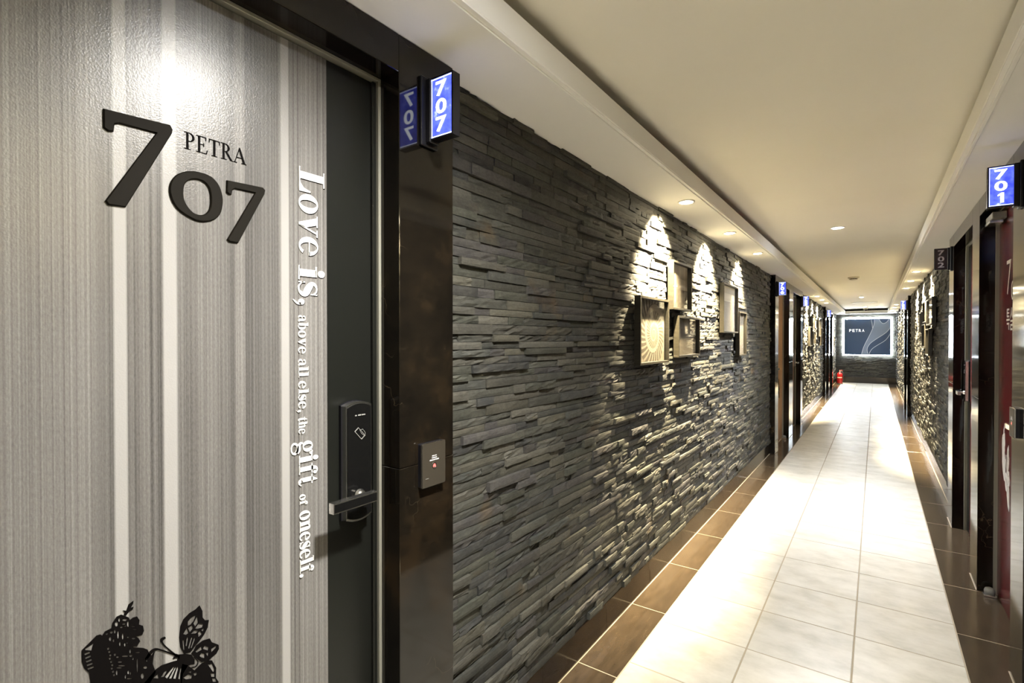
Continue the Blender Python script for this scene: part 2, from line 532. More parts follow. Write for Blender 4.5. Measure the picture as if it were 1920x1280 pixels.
# ------------------------------------------------------------------ layout of the corridor
XL, XR = -1.085, 0.533            # slate faces
JL, JR = -1.023, 0.482            # polished jamb faces
DL, DR = -1.110, 0.566            # door leaves
Z_SOF, Z_LIP, Z_CEIL, Z_HEAD, Z_BASE = 2.249, 2.338, 2.40, 2.150, 0.140
Y0, YE = -3.2, 20.2
LIPL, LIPR = -0.800, 0.300
WL, WP = -0.895, 0.4088           # left edge and pitch of the cream tiles

# floor: grout bed with every tile laid on it
floor = MB().box(-1.3, .75, Y0, YE + .2, -.08, -.0012).build('floor', M['grout'], loc=(0, 0, 0))
tag(floor, 'tiled corridor floor with three cream rows between dark brown borders', 'floor', kind='structure')


def shared_tile(name, wx, wy, material):
    mb = MB().box(-wx / 2, wx / 2, -wy / 2, wy / 2, -.012, 0, .0015)
    me = bpy.data.meshes.new(name)
    me.from_pydata(mb.v, [], mb.f); me.materials.append(material)
    return me


def put(name, me, loc, parent):
    o = bpy.data.objects.new(name, me); COL.objects.link(o)
    o.parent = parent; o.location = loc
    return o


me = shared_tile('tile', WP - .006, .411 - .006, M['tile'])
y = 2.58 - .411 * 12
while y < YE:
    for k in range(3): put('tile', me, (WL + WP * (k + .5), y + .2055, 0), floor)
    y += .411
XW2 = WL + 3 * WP
for xa, xb, ys in ((XL - .02, WL, 2.036), (XW2, XR + .05, 2.071)):
    me = shared_tile('border_tile', xb - xa - .005, .6225 - .005, M['border'])
    y = ys - .6225 * 8
    while y < YE:
        put('border_tile', me, ((xa + xb) / 2, y + .311, 0), floor)
        y += .6225

# ceiling: raised tray between two dropped soffits
ceil = MB().box(-1.3, .75, Y0, YE + .2, Z_CEIL, Z_CEIL + .1).build('ceiling', M['cream'], loc=(0, 0, 0))
tag(ceil, 'cream painted corridor ceiling with a recessed tray between soffits', 'ceiling', kind='structure')
mb = MB().box(-1.3, LIPL - .002, Y0, YE + .2, Z_SOF, Z_SOF + .018); mb.build('soffit', M['paint'], ceil)
mb = MB().box(LIPR + .002, .75, Y0, YE + .2, Z_SOF, Z_SOF + .018); mb.build('soffit', M['paint'], ceil)
mb = MB().box(LIPL, LIPR, YE - .42, YE + .2, Z_SOF, Z_SOF + .018); mb.build('soffit', M['paint'], ceil)
mb = MB().box(LIPL - .016, LIPL, Y0, YE - .4, Z_SOF + .004, Z_LIP, .002).box(LIPL - .03, LIPL - .016, Y0, YE - .4, Z_SOF - .006, Z_SOF + .02, .002); mb.build('fascia', M['paint'], ceil)
mb = MB().box(LIPR, LIPR + .016, Y0, YE - .4, Z_SOF + .004, Z_LIP, .002).box(LIPR + .016, LIPR + .03, Y0, YE - .4, Z_SOF - .006, Z_SOF + .02, .002); mb.build('fascia', M['paint'], ceil)
mb = MB().box(LIPL, LIPR, YE - .42, YE - .404, Z_SOF + .004, Z_LIP, .002); mb.build('fascia', M['paint'], ceil)

# ------------------------------------------------------------------ slate cladding
# jambs: (side, y0, y1); doors: built below. Slate fills the rest of the walls.
SLATE_L = [(1.138, 7.12), (10.05, 15.0), (17.75, YE)]
SLATE_R = [(-1.6, 2.829), (5.424, 12.0), (13.45, YE)]
rng = np.random.default_rng(7)
TONES = .34 * np.array([(.082, .088, .080), (.105, .108, .092), (.128, .125, .106), (.062, .066, .068), (.138, .132, .102), (.11, .105, .106), (.17, .163, .136), (.092, .098, .078)])


def stones(side, a0, a1, z0, z1, fine, plane, gx=1.0):
    """yield (verts, faces, tone, centre) for every stone of one clad area; side -1/+1 walls run along Y, 0 the end wall along X"""
    z = z0
    panel = {}
    row = 0
    while z < z1 - .006:
        h = rng.uniform(.024, .039)
        if z1 - (z + h) < .016: h = z1 - z
        yy = a0
        while yy < a1 - .001:
            L = rng.choice([rng.uniform(.06, .14), rng.uniform(.14, .27), rng.uniform(.24, .40)], p=[.30, .45, .25]) * gx
            if a1 - (yy + L) < .05: L = a1 - yy
            key = (int(yy / .55), row // 4)
            if key not in panel: panel[key] = rng.uniform(-.002, .004)
            d = panel[key] + (rng.uniform(-.0025, .004) if rng.random() < .66 else rng.uniform(.004, .015 if fine else .024))
            nx, nz = (max(2, int(L / .03)), 3) if fine else (3, 1)
            ys = np.linspace(yy + .0006, yy + L - .0006, nx + 1); zs = np.linspace(z + .0005, z + h - .0005, nz + 1)
            A, B = np.meshgrid(ys, zs, indexing='ij')
            split = rng.random() < .3
            O = d + rng.normal(0, 1.0, A.shape) * ((.0018 if split else .0005) if fine else .003)
            tilt = rng.normal(0, .0014); O += np.linspace(-tilt, tilt, nx + 1)[:, None]
            edge = np.zeros(A.shape, bool); edge[0] = edge[-1] = True; edge[:, 0] = edge[:, -1] = True
            O[edge] -= .0016 if fine else .002
            if fine:
                inner = ~edge
                A = A + np.where(inner, rng.normal(0, .002, A.shape), 0)
                B[:, 0] += rng.uniform(0, .0008, nx + 1); B[:, -1] -= rng.uniform(0, .0008, nx + 1)
            bk = -.022
            A, B, O = A.ravel(), B.ravel(), O.ravel()
            A = np.append(A, [yy, yy + L, yy + L, yy]); B = np.append(B, [z, z, z + h, z + h]); O = np.append(O, [bk] * 4)
            W = nz + 1
            fs = [(i * W + j, (i + 1) * W + j, (i + 1) * W + j + 1, i * W + j + 1) for i in range(nx) for j in range(nz)]
            n = (nx + 1) * W
            fs.append([i * W for i in range(nx + 1)][::-1] + [n, n + 1])
            fs.append([i * W + nz for i in range(nx + 1)] + [n + 2, n + 3])
            fs.append([j for j in range(W)] + [n + 3, n])
            fs.append([nx * W + j for j in range(W)][::-1] + [n + 1, n + 2])
            if side == 0: V = np.stack([A, plane - O, B], 1)
            else: V = np.stack([plane - side * O, A, B], 1)
            if side == 1: fs = [f[::-1] for f in fs]
            tone = TONES[rng.integers(len(TONES))] * rng.uniform(.62, 1.35)
            if side == 0: ctr = (yy + L / 2, plane, z + h / 2, L, h)
            else: ctr = (plane, yy + L / 2, z + h / 2, L, h)
            yield V, fs, tone, ctr
            yy += L
        z += h; row += 1


def screen_area(c):
    X, Y, Z, L, h = c
    a_, b_ = proj(X, Y - L / 2, Z), proj(X, Y + L / 2, Z)
    vis = (855 < a_[0] < 1445) and (0 < a_[1] < 1280)
    hp = h * F / (-X * SI + Y * CO)
    return abs(b_[0] - a_[0]) * hp if vis else 0


def joined(name, items, parent):
    V, Fs, T, n = [], [], [], 0
    for v, f, tn, _ in items:
        V.append(v); T.append(np.tile((*tn, 1), (len(v), 1)))
        Fs += [[i + n for i in q] for q in f]
        n += len(v)
    o = mesh_obj(name, np.concatenate(V), Fs, M['slate'], parent, tone=np.concatenate(T))
    return tag(o, kind='stuff')


def wall(name, label, boxes, loc=(0, 0, 0), mt='backing'):
    mb = MB()
    for b in boxes: mb.box(*b)
    return tag(mb.build(name, M[mt], loc=loc), label, 'wall', kind='structure')


wl = wall('wall_left', 'left corridor wall clad in thin dark slate ledgestone strips', [(-1.35, XL - .02, a, b, 0, Z_CEIL) for a, b in [(Y0, -.2)] + SLATE_L] + [(-1.35, DL - .06, Y0, YE + .2, 0, Z_CEIL)])
wr = wall('wall_right', 'right corridor wall clad in thin dark slate ledgestone strips', [(XR + .02, .85, a, b, 0, Z_CEIL) for a, b in [(Y0, -1.6)] + SLATE_R] + [(DR + .06, .85, Y0, YE + .2, 0, Z_CEIL)])
we = wall('wall_end', 'slate clad wall closing the far end of the corridor', [(-1.3, .75, YE + .02, YE + .25, 0, Z_CEIL)])
wb = wall('wall_behind', 'plain wall closing the corridor behind the viewer', [(-1.3, .75, Y0 - .1, Y0, 0, Z_CEIL)], mt='plain_wall')

first = list(stones(-1, *SLATE_L[0], Z_BASE, Z_SOF, True, XL))
order = sorted(range(len(first)), key=lambda i: -screen_area(first[i][3]))
near = set(order[:300])
for i in order[:300]:
    v, f, tn, c = first[i]
    mesh_obj('stone', v, f, M['slate'], wl, tone=np.tile((*tn, 1), (len(v), 1)))
rest = [first[i] for i in range(len(first)) if i not in near]
for a0, a1 in SLATE_L[1:]: rest += list(stones(-1, a0, a1, Z_BASE, Z_SOF, False, XL))
joined('stone_cladding', rest, wl)
rest = []
for a0, a1 in SLATE_R: rest += list(stones(1, a0, a1, Z_BASE, Z_SOF, 5 < a0 < 6, XR))
joined('stone_cladding', rest, wr)
joined('stone_cladding', list(stones(0, XL, XR, Z_BASE + .06, Z_SOF, False, YE)), we)


# baseboards under the slate, in slabs
def baseboard(name, label, segs, side):
    root = thing(name, (0, 0, 0), label, 'baseboard', kind='structure')
    for a0, a1 in segs:
        n = max(1, round((a1 - a0) / .62))
        for k in range(n):
            ya, yb = a0 + (a1 - a0) * k / n, a0 + (a1 - a0) * (k + 1) / n
            mb = MB()
            if side < 0: mb.box(XL - .02, XL + .003, ya + .001, yb - .001, 0, Z_BASE, .0015)
            elif side > 0: mb.box(XR - .003, XR + .02, ya + .001, yb - .001, 0, Z_BASE, .0015)
            else: mb.box(ya, yb, YE - .014, YE + .02, 0, Z_BASE + .06, .0015)
            mb.build('baseboard_slab', M['baseboard'], root)
    return root


POSTS_L = [(.9286, 1.138), (7.12, 7.37), (8.39, 8.80), (9.80, 10.05), (15.0, 15.22), (16.1, 16.5), (17.5, 17.75)]
POSTS_R = [(2.829, 3.062), (3.95, 4.21), (5.143, 5.424), (12.0, 12.25), (13.2, 13.45)]
for xa, segs in ((XL + .003, SLATE_L), (XR - .007, SLATE_R), (JL, POSTS_L), (JR - .004, POSTS_R)):
    for a0, a1 in segs: MB().box(xa, xa + .004, a0, a1, -.002, .002).build('caulk_line', M['grout'], floor)
baseboard('baseboard_left', 'dark brown polished stone baseboard under the left slate wall', SLATE_L, -1)
baseboard('baseboard_right', 'dark brown polished stone baseboard under the right slate wall', SLATE_R, 1)
baseboard('baseboard_end', 'dark stone baseboard along the foot of the end wall', [(XL, XR)], 0)


# ------------------------------------------------------------------ marble surrounds
def surround(n, side, posts, gaps, label):
    root = thing('trim_%d' % n, ((XL if side < 0 else XR), posts[0][0], 0), label, 'door surround', kind='structure')
    face = JL if side < 0 else JR
    back = (-1.30 if side < 0 else .75)
    for (a0, a1) in posts:
        for z0, z1 in ((0, 1.1045), (1.1055, Z_SOF - .001)):
            MB().box(back, face, a0, a1, z0, z1, .0015).build('jamb_slab', M['marble'], root)
    for (a0, a1) in gaps:
        MB().box(back, face, a0 + .0007, a1 - .0007, Z_HEAD, Z_SOF - .001, .0015).build('lintel_slab', M['marble'], root)
    return root


surround(1, -1, [(-.27, -.06), (.9286, 1.138)], [(-.06, .9286)], 'black brown polished marble surround of the nearest left door')
surround(2, -1, [(7.12, 7.37), (8.39, 8.80), (9.80, 10.05)], [(7.37, 8.39), (8.80, 9.80)], 'dark marble surround of the paired left doors 706 and 705')
surround(3, -1, [(15.0, 15.22), (16.1, 16.5), (17.5, 17.75)], [(15.22, 16.1), (16.5, 17.5)], 'dark marble surround of the farthest left doors')
surround(4, 1, [(2.829, 3.062), (3.95, 4.21), (5.143, 5.424)], [(3.062, 3.95), (4.21, 5.143)], 'dark marble surround of the paired right doors 701 and 702')
surround(5, 1, [(12.0, 12.25), (13.2, 13.45)], [(12.25, 13.2)], 'dark marble surround of the farthest right door')

# ------------------------------------------------------------------ doors
LACE = {}


def cr(pts): return [(130 + x / 6.4, 1110 + y / 6.4) for x, y in pts]


def inside(p, P_):
    c, n = False, len(P_)
    for i in range(n):
        (x1, y1), (x2, y2) = P_[i], P_[(i + 1) % n]
        if (y1 > p[1]) != (y2 > p[1]) and p[0] < (x2 - x1) * (p[1] - y1) / (y2 - y1) + x1: c = not c
    return c


def crosses(A_, B_):
    def seg(a, b, c, d):
        o = lambda p, q, r: (q[0] - p[0]) * (r[1] - p[1]) - (q[1] - p[1]) * (r[0] - p[0])
        return o(a, b, c) * o(a, b, d) <= 0 and o(c, d, a) * o(c, d, b) <= 0
    if any(inside(p, B_) for p in A_) or any(inside(p, A_) for p in B_): return True
    return any(seg(A_[i - 1], A_[i], B_[j - 1], B_[j]) for i in range(len(A_)) for j in range(len(B_)))


def lace_shapes():
    """black paper-cut flowers and butterfly: outlines with holes, in photo pixels on the door plane"""
    S = []
    S.append(([(1355, 760), (1310, 680), (1297, 560), (1310, 430), (1350, 340), (1420, 270), (1500, 220), (1545, 175), (1578, 240), (1580, 320), (1610, 355), (1655, 350), (1640, 440), (1600, 520), (1550, 590), (1490, 660), (1430, 740)],
              [[(1400, 420), (1400, 370), (1440, 320), (1500, 290), (1470, 365), (1430, 410)], [(1468, 390), (1515, 305), (1525, 380), (1490, 430)], [(1488, 452), (1530, 392), (1585, 400), (1575, 440), (1520, 458)],
               [(1402, 445), (1448, 415), (1466, 450), (1425, 498)], [(1345, 520), (1385, 450), (1412, 510), (1380, 530)], [(1432, 520), (1480, 474), (1530, 480), (1500, 512)], [(1562, 470), (1592, 448), (1585, 490)], [(1522, 502), (1550, 482), (1570, 520), (1530, 558)],
               [(1345, 700), (1335, 600), (1350, 592), (1360, 722)], [(1372, 660), (1390, 560), (1405, 560), (1387, 670)], [(1402, 690), (1440, 560), (1455, 565), (1417, 700)], [(1432, 690), (1475, 565), (1490, 575), (1447, 690)]]))
    S.append(([(1440, 760), (1470, 720), (1500, 660), (1580, 600), (1665, 575), (1690, 620), (1770, 650), (1775, 700), (1740, 760), (1690, 800), (1640, 850), (1560, 860), (1480, 800)],
              [[(1490, 730), (1560, 670), (1570, 710), (1510, 745)], [(1582, 700), (1600, 662), (1650, 682), (1640, 720)], [(1540, 785), (1560, 752), (1600, 762), (1600, 812), (1560, 805)], [(1612, 752), (1650, 742), (1640, 790)], [(1680, 700), (1740, 662), (1735, 690), (1685, 740)]]))
    S.append(([(1290, 770), (1360, 760), (1440, 770), (1480, 830), (1480, 880), (1400, 900), (1340, 1000), (1320, 1120), (1100, 1220), (960, 1200), (870, 1110), (1000, 960), (1080, 900), (1200, 860), (1270, 840)],
              [[(1120, 1040), (1220, 920), (1235, 925), (1150, 1060)], [(1170, 1060), (1245, 920), (1260, 920), (1200, 1060)], [(1220, 1060), (1270, 920), (1285, 925), (1250, 1065)], [(975, 1055), (1035, 1005), (1048, 1060)], [(1072, 1045), (1115, 975), (1150, 960), (1108, 1040)], [(1282, 1060), (1310, 930), (1325, 940), (1302, 1070)]]))
    S.append(([(1330, 880), (1400, 900), (1480, 960), (1560, 880), (1640, 840), (1690, 840), (1740, 930), (1735, 1050), (1770, 1100), (1700, 1220), (1500, 1260), (1310, 1180), (1310, 1000)],
              [[(1340, 1050), (1400, 1010), (1450, 1025), (1440, 1060), (1380, 1072)], [(1640, 890), (1690, 880), (1720, 960), (1705, 985)], [(1672, 1000), (1720, 1000), (1720, 1040), (1682, 1040)], [(1400, 980), (1440, 970), (1440, 995)], [(1465, 1000), (1500, 985), (1510, 1010), (1480, 1030)], [(1690, 1060), (1730, 1058), (1740, 1100), (1700, 1100)]]))
    S.append((stroke([(1470, 800), (1520, 850), (1500, 910), (1440, 925)], [10, 10, 10, 6], 3), []))
    S.append((stroke([(1300, 790), (1180, 750), (1080, 715), (1010, 705), (950, 745), (890, 830)], [34, 22, 18, 26, 34, 30]), []))
    S.append((stroke([(1270, 790), (1150, 690), (1095, 630), (1085, 590), (1130, 560)], [26, 18, 20, 34, 20]), []))
    S.append((stroke([(1300, 800), (1250, 800), (1220, 820)], [40, 26, 12]), []))
    S.append(([(630, 292), (640, 262), (620, 236), (660, 238), (690, 160), (748, 118), (742, 152), (715, 202), (748, 190), (738, 222), (690, 252), (655, 298)], []))
    holes = [[(160, 700), (265, 630), (235, 720), (165, 715)]]
    for k in range(7):
        x, y = 150 + k * 9, 745 + k * 44
        holes.append([(x, y + 14), (x + 62 + k * 3, y - 12), (x + 70 + k * 3, y + 6), (x + 8, y + 32)])
    for k in range(9):
        x, y = 424 + (k % 3) * 6 + k * 7, 690 + k * 40
        holes.append([(x, y), (x + 24, y - 8), (x + 32, y + 14), (x + 10, y + 22)])
    blobs = [(575, 350, 12, 22), (640, 350, 30, 12), (540, 400, 20, 30), (630, 400, 22, 8), (600, 440, 18, 9), (680, 400, 12, 34), (650, 425, 18, 7), (740, 430, 30, 6), (760, 465, 26, 6), (560, 530, 10, 50), (615, 550, 10, 38), (680, 560, 14, 8), (745, 575, 24, 10),
             (480, 500, 20, 14), (520, 490, 12, 24), (425, 520, 16, 10), (465, 580, 16, 26), (505, 600, 10, 18), (580, 640, 9, 26), (640, 650, 10, 22), (668, 630, 9, 8), (705, 730, 12, 26), (712, 785, 20, 12), (795, 745, 28, 8), (830, 760, 12, 22),
             (640, 790, 40, 9), (580, 860, 26, 9), (600, 905, 44, 8), (570, 930, 34, 7), (680, 985, 12, 22), (705, 995, 8, 20), (645, 1040, 8, 24), (690, 1062, 34, 8), (790, 900, 8, 90), (740, 820, 10, 14), (885, 925, 24, 18), (905, 835, 8, 22), (850, 1030, 20, 34), (520, 770, 14, 16), (550, 800, 16, 10), (540, 990, 10, 30), (500, 1010, 10, 16)]
    holes += [disc(x, y, rx, 8, ry) for x, y, rx, ry in blobs]
    S.append(([(300, 540), (345, 525), (370, 540), (400, 490), (480, 450), (490, 390), (545, 310), (600, 285), (690, 320), (702, 352), (740, 322), (790, 308), (818, 350), (812, 405), (860, 420), (872, 480), (850, 530), (800, 545), (770, 548), (805, 570), (825, 605), (790, 665), (740, 672), (745, 682), (860, 690), (915, 708), (930, 745), (960, 780), (1000, 730), (985, 800), (975, 880), (1010, 980), (960, 1080), (880, 1180), (700, 1260), (420, 1240), (230, 1150), (205, 990), (150, 940), (120, 860), (118, 720), (200, 640)], holes))
    out = []
    for o, hs in S:                                               # keep only holes that lie inside and clear of each other
        ok = []
        for h in hs:
            xs, ys = [p[0] for p in h], [p[1] for p in h]
            bb = (min(xs) - 3, max(xs) + 3, min(ys) - 3, max(ys) + 3)
            if not all(inside(p, o) for p in h + [(bb[0], bb[2]), (bb[1], bb[3]), (bb[0], bb[3]), (bb[1], bb[2])]): 
                if not all(inside(p, o) for p in h): continue
            if any(crosses(h, k) for k in ok): continue
            ok.append(h)
        out.append((cr(o), [cr(h) for h in ok]))
    return out


def lace_plane():
    if not LACE:
        LACE['s'] = [([onX(u, v, DL) for u, v in o], [[onX(u, v, DL) for u, v in h] for h in hs]) for o, hs in lace_shapes()]
    return LACE['s']                                               # (Y, Z) on the leaf of door 707; Y .27-.51, Z .5-.9


def lock(root, m, yc, hand):
    """keycard lock set; m(a, z, out); hand = direction of the lever along a"""
    t_ = thing('door_lock', base_of(root), None, None)
    del BASE[t_.name]
    t_.parent = root; t_.location = (0, 0, 0)

    def outline(w_, z0, z1, bow):
        n = 8
        top = [(yc - w_ + 2 * w_ * k / n, z1 + bow * (1 - (2 * k / n - 1) ** 2)) for k in range(n + 1)]
        bot = [(yc + w_ - 2 * w_ * k / n, z0 - bow * (1 - (2 * k / n - 1) ** 2)) for k in range(n + 1)]
        return top + bot
    mb = MB(); plate(mb, m, outline(.040, .99, 1.278, .010), t=.024); mb.build('lock_body', M['chrome'], t_)
    mb = MB(); plate(mb, m, outline(.043, .988, 1.280, .010), t=.008); mb.build('lock_backplate', M['black_satin'], t_)
    mb = MB(); plate(mb, m, outline(.0365, .9945, 1.2735, .009), t=.0262, back=.022); mb.build('lock_cover', M['black_gloss'], t_)
    mb = MB()
    for pts, hl in (([(-.016, 1.213), (-.004, 1.222), (.018, 1.198), (.006, 1.189)], 1), ([(.0, 1.214), (.010, 1.216), (.018, 1.206), (.018, 1.196), (.006, 1.204)], 1)):
        P_ = [(yc + a, z) for a, z in pts]
        c_ = (sum(p[0] for p in P_) / len(P_), sum(p[1] for p in P_) / len(P_))
        plate(mb, m, P_, [[(c_[0] + (p[0] - c_[0]) * .86, c_[1] + (p[1] - c_[1]) * .86) for p in P_]], t=.0266, back=.026)
    for k, (xa, xb) in enumerate(((-.014, -.009), (-.005, .004), (.006, .018))):
        plate(mb, m, rc(yc + xa, yc + xb, 1.2515, 1.2545), t=.0266, back=.026)
    mb.build('card_symbol', M['icon'], t_)
    # spindle and lever
    zc, ya = 1.048, yc
    mb = MB()
    for o0, o1, r0, r1 in ((.024, .034, .016, .012), (.034, .062, .009, .009)):
        A_ = [m(p[0], p[1], o0) for p in disc(ya, zc, r0, 16)]; B_ = [m(p[0], p[1], o1) for p in disc(ya, zc, r1, 16)]
        mb.add(A_ + B_, [(k, (k + 1) % 16, 16 + (k + 1) % 16, 16 + k) for k in range(16)] + [tuple(range(16)), tuple(range(16, 32))])
    mb.build('spindle', M['chrome'], t_)
    a0, a1 = (ya + .018, ya - .112) if hand < 0 else (ya - .018, ya + .112)
    a0, a1 = min(a0, a1), max(a0, a1)
    mb = MB(); plate(mb, m, rc(a0, a1, zc - .0125, zc + .0125), t=.074, back=.056)
    lv = mb.build('lever', M['chrome'], t_)
    mb = MB(); plate(mb, m, rc(a0 + .003, a1 - .003, zc - .0098, zc + .0098), t=.0748, back=.073)
    mb.build('lever_inlay', M['black_gloss'], t_)
    return t_


def door(n, side, y0, y1, label, leaf_mat, lock_end, deco=None):
    X = DL if side < 0 else DR
    root = thing('door_%d' % n, (X, (y0 + y1) / 2, 0), label, 'door', kind='structure')
    out = 1 if side < 0 else -1
    m = lambda a, b, o: (X + out * o, a, b)
    # frame: grey steel rim in the reveal
    fx0, fx1 = X - out * .03, X + out * .016
    MB().box(fx0, fx1, y0, y0 + .009, 0, Z_HEAD, .001).box(fx0, fx1, y1 - .009, y1, 0, Z_HEAD, .001).box(fx0, fx1, y0 + .009, y1 - .009, Z_HEAD - .009, Z_HEAD, .001).build('door_frame', M['rim'], root)
    la, lb = y0 + .011, y1 - .011
    return root, m, out, la, lb


# door 707 -------------------------------------------------------------
root, m, out, la, lb = door(1, -1, -.06, .9286, 'grey streaked door with black numerals 707 and white verse, nearest on the left', None, 'far')
MB().box(DL - .04, DL, la, .770, .008, 2.1385).build('printed_panel', M['streaks'], root)
MB().box(DL - .04, DL - .001, .770, lb, .008, 2.1385).build('lock_stile', M['strip'], root)
MB().box(DL - .001, DL + .010, .905, lb, .008, 2.1385, .002).build('edge_strip', M['strip'], root)


def cq(pts): return [onX(x / 2.667, y / 2.667, DL) for x, y in pts]


SEVEN = [(522, 550), (855, 632), (866, 655), (862, 675), (630, 1040), (545, 1028), (528, 1008), (785, 672), (600, 625), (578, 628), (572, 665), (545, 663), (522, 645)]
ZO = [(848, 950), (860, 905), (895, 872), (950, 860), (1010, 868), (1060, 890), (1095, 930), (1113, 985), (1113, 1030), (1100, 1075), (1070, 1102), (1025, 1112), (980, 1106), (930, 1080), (885, 1045), (858, 1000)]
ZI = [(918, 960), (925, 925), (950, 905), (985, 902), (1020, 915), (1045, 945), (1053, 990), (1050, 1040), (1030, 1070), (1000, 1078), (965, 1065), (935, 1030), (920, 995)]
SEV2 = [(1135, 905), (1315, 942), (1326, 955), (1322, 975), (1190, 1218), (1148, 1212), (1135, 1200), (1275, 968), (1175, 948), (1162, 955), (1158, 978), (1145, 976), (1133, 965)]


def smooth_loop(P_, per=3):
    n = len(P_)
    q = catmull([P_[-1]] + P_ + [P_[0], P_[1]], per)
    return [tuple(p) for p in q[per:per * (n + 1)]]


def raised(outer, holes, t_=.005, ins=.0022):
    """numeral with a bevelled face"""
    mb = MB(); plate(mb, m, outer, holes, t=t_ - ins)

    def inset(P_, s):
        n = len(P_); ar = sum(P_[i][0] * P_[(i + 1) % n][1] - P_[(i + 1) % n][0] * P_[i][1] for i in range(n))
        s = s if ar > 0 else -s
        r = []
        for i in range(n):
            a, b, c = np.array(P_[i - 1]), np.array(P_[i]), np.array(P_[(i + 1) % n])
            d1, d2 = (b - a) / (np.hypot(*(b - a)) + 1e-9), (c - b) / (np.hypot(*(c - b)) + 1e-9)
            nn = np.array((-d1[1] - d2[1], d1[0] + d2[0])); nn /= (np.hypot(*nn) + 1e-9)
            r.append(tuple(b + nn * s))
        return r
    O2 = inset(outer, ins * .9); H2 = [inset(h, -ins * .9) for h in holes]
    plate(mb, m, O2, H2, t=t_, back=t_ - .0005)
    for A_, B_ in [(outer, O2)] + list(zip(holes, H2)):
        k = len(A_)
        mb.add([m(*p, t_ - ins) for p in A_] + [m(*p, t_) for p in B_], [(i, (i + 1) % k, k + (i + 1) % k, k + i) for i in range(k)])
    return mb


raised(cq(SEVEN), []).build('numeral', M['numeral'], root)
raised(smooth_loop(cq(ZO)), [smooth_loop(cq(ZI))]).build('numeral', M['numeral'], root)
raised(cq(SEV2), []).build('numeral', M['numeral'], root)
mb = MB()
ya, za = onX(347, 279.5, DL)
write(mb, 'PETRA', lambda a, b, o: m(ya + a, za + b, o), .0012, fit=.121, cap=.0335)
mb.build('lettering', M['print_black'], root)


def zed(v): return onX(558, v, DL)[1]


for word, v0, v1, yb, cap in (('Love', 311.5, 478, .6945, .0680), ('is,', 497, 575, .692, .0680), ('above', 590.5, 664, .6915, .0258), ('all', 673, 708.5, .6915, .0258), ('else,', 715, 775, .6915, .0258), ('the', 783, 815.5, .6915, .0225),
                              ('gift', 829, 914.5, .6920, .0490), ('of', 929.5, 950, .6935, .0205), ('oneself.', 961.5, 1088, .6935, .0365)):
    z0, z1 = zed(v0), zed(v1)
    mb = MB(); write(mb, word, lambda a, b, o: m(yb + b, z0 - a, o), .0022, fit=z0 - z1, cap=cap)
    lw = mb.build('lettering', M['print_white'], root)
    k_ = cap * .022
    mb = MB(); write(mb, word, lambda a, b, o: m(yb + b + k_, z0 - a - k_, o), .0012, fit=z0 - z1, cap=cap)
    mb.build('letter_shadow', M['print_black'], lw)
mb = MB()
for o, hs in lace_plane(): plate(mb, m, o, hs, t=.0012)
mb.build('papercut_decoration', M['print_black'], root)
lock(root, m, .847, -1)


# other doors ----------------------------------------------------------
def lace_on(root, m, mt, y_at, flip, z_shift=0.0, zs=1.0, ys=1.0):
    mb = MB()
    f = -1 if flip else 1
    tr_ = lambda P_: [(y_at + f * ys * (p[0] - .39), .72 + z_shift + zs * (p[1] - .72)) for p in P_]
    for o, hs in lace_plane(): plate(mb, m, tr_(o), [tr_(h) for h in hs], t=.0012)
    return mb.build('papercut_decoration', M[mt], root)


def number_on(root, m, digits, mt, y_start, flip, face='sans'):
    f = -1 if flip else 1
    mm = lambda a, b, o: m(y_start + f * a, b, o)
    for k, (ch, x0, x1, z0, z1) in enumerate(zip(digits, (0, .115, .205), (.105, .195, .27), (1.68, 1.645, 1.60), (1.86, 1.745, 1.73))):
        mb = MB(); glyph(mb, ch, mm, x0, x1, z0, z1, .0016, -.012); mb.build('numeral', M[mt], root)


def korean(root, m, mt, y_start, flip):
    """the two syllables meaning 'special room', as strokes"""
    f = -1 if flip else 1
    mm = lambda a, b, o: m(y_start + f * a, b, o)
    mb = MB()
    w_ = .010
    bar = lambda x0, x1, z: plate(mb, mm, rc(x0, x1, z - w_ / 2, z + w_ / 2), t=.0014)
    ver = lambda x, z0, z1: plate(mb, mm, rc(x - w_ / 2, x + w_ / 2, z0, z1), t=.0014)
    b = 1.510
    bar(.012, .060, b + .092); bar(.012, .058, b + .074); bar(.012, .062, b + .056); ver(.014, b + .056, b + .096)
    bar(0, .076, b + .038)
    bar(.012, .062, b + .018); ver(.058, b - .014, b + .020)
    mb.build('lettering', M[mt], root)
    mb = MB()
    plate(mb, mm, stroke([(.122, b + .098), (.112, b + .07), (.092, b + .048)], [w_] * 3), t=.0014)
    plate(mb, mm, stroke([(.120, b + .08), (.130, b + .062), (.142, b + .050)], [w_] * 3), t=.0014)
    ver(.158, b + .040, b + .100)
    bar(.098, .162, b + .030); ver(.158, b + .006, b + .032); bar(.098, .162, b + .010); ver(.102, b - .012, b + .012); bar(.098, .164, b - .012)
    mb.build('lettering', M[mt], root)


def plain_door(n, side, y0, y1, label, leaf, lock_end, deco):
    root, m, out, la, lb = door(n, side, y0, y1, label, leaf, lock_end)
    X = DL if side < 0 else DR
    st = .145                                                    # dark lock stile beside the print
    if lock_end == 'far': pa, pb, sa, sb = la, lb - st, lb - st, lb
    else: pa, pb, sa, sb = la + st, lb, la, la + st
    MB().box(X - out * .04, X, pa, pb, .008, 2.1385).build('printed_panel', M[leaf], root)
    MB().box(X - out * .04, X - out * .001, sa, sb, .008, 2.1385).build('lock_stile', M['strip'], root)
    yc = (sa + sb) / 2
    lock(root, m, yc, -1 if lock_end == 'far' else 1)
    return root, m


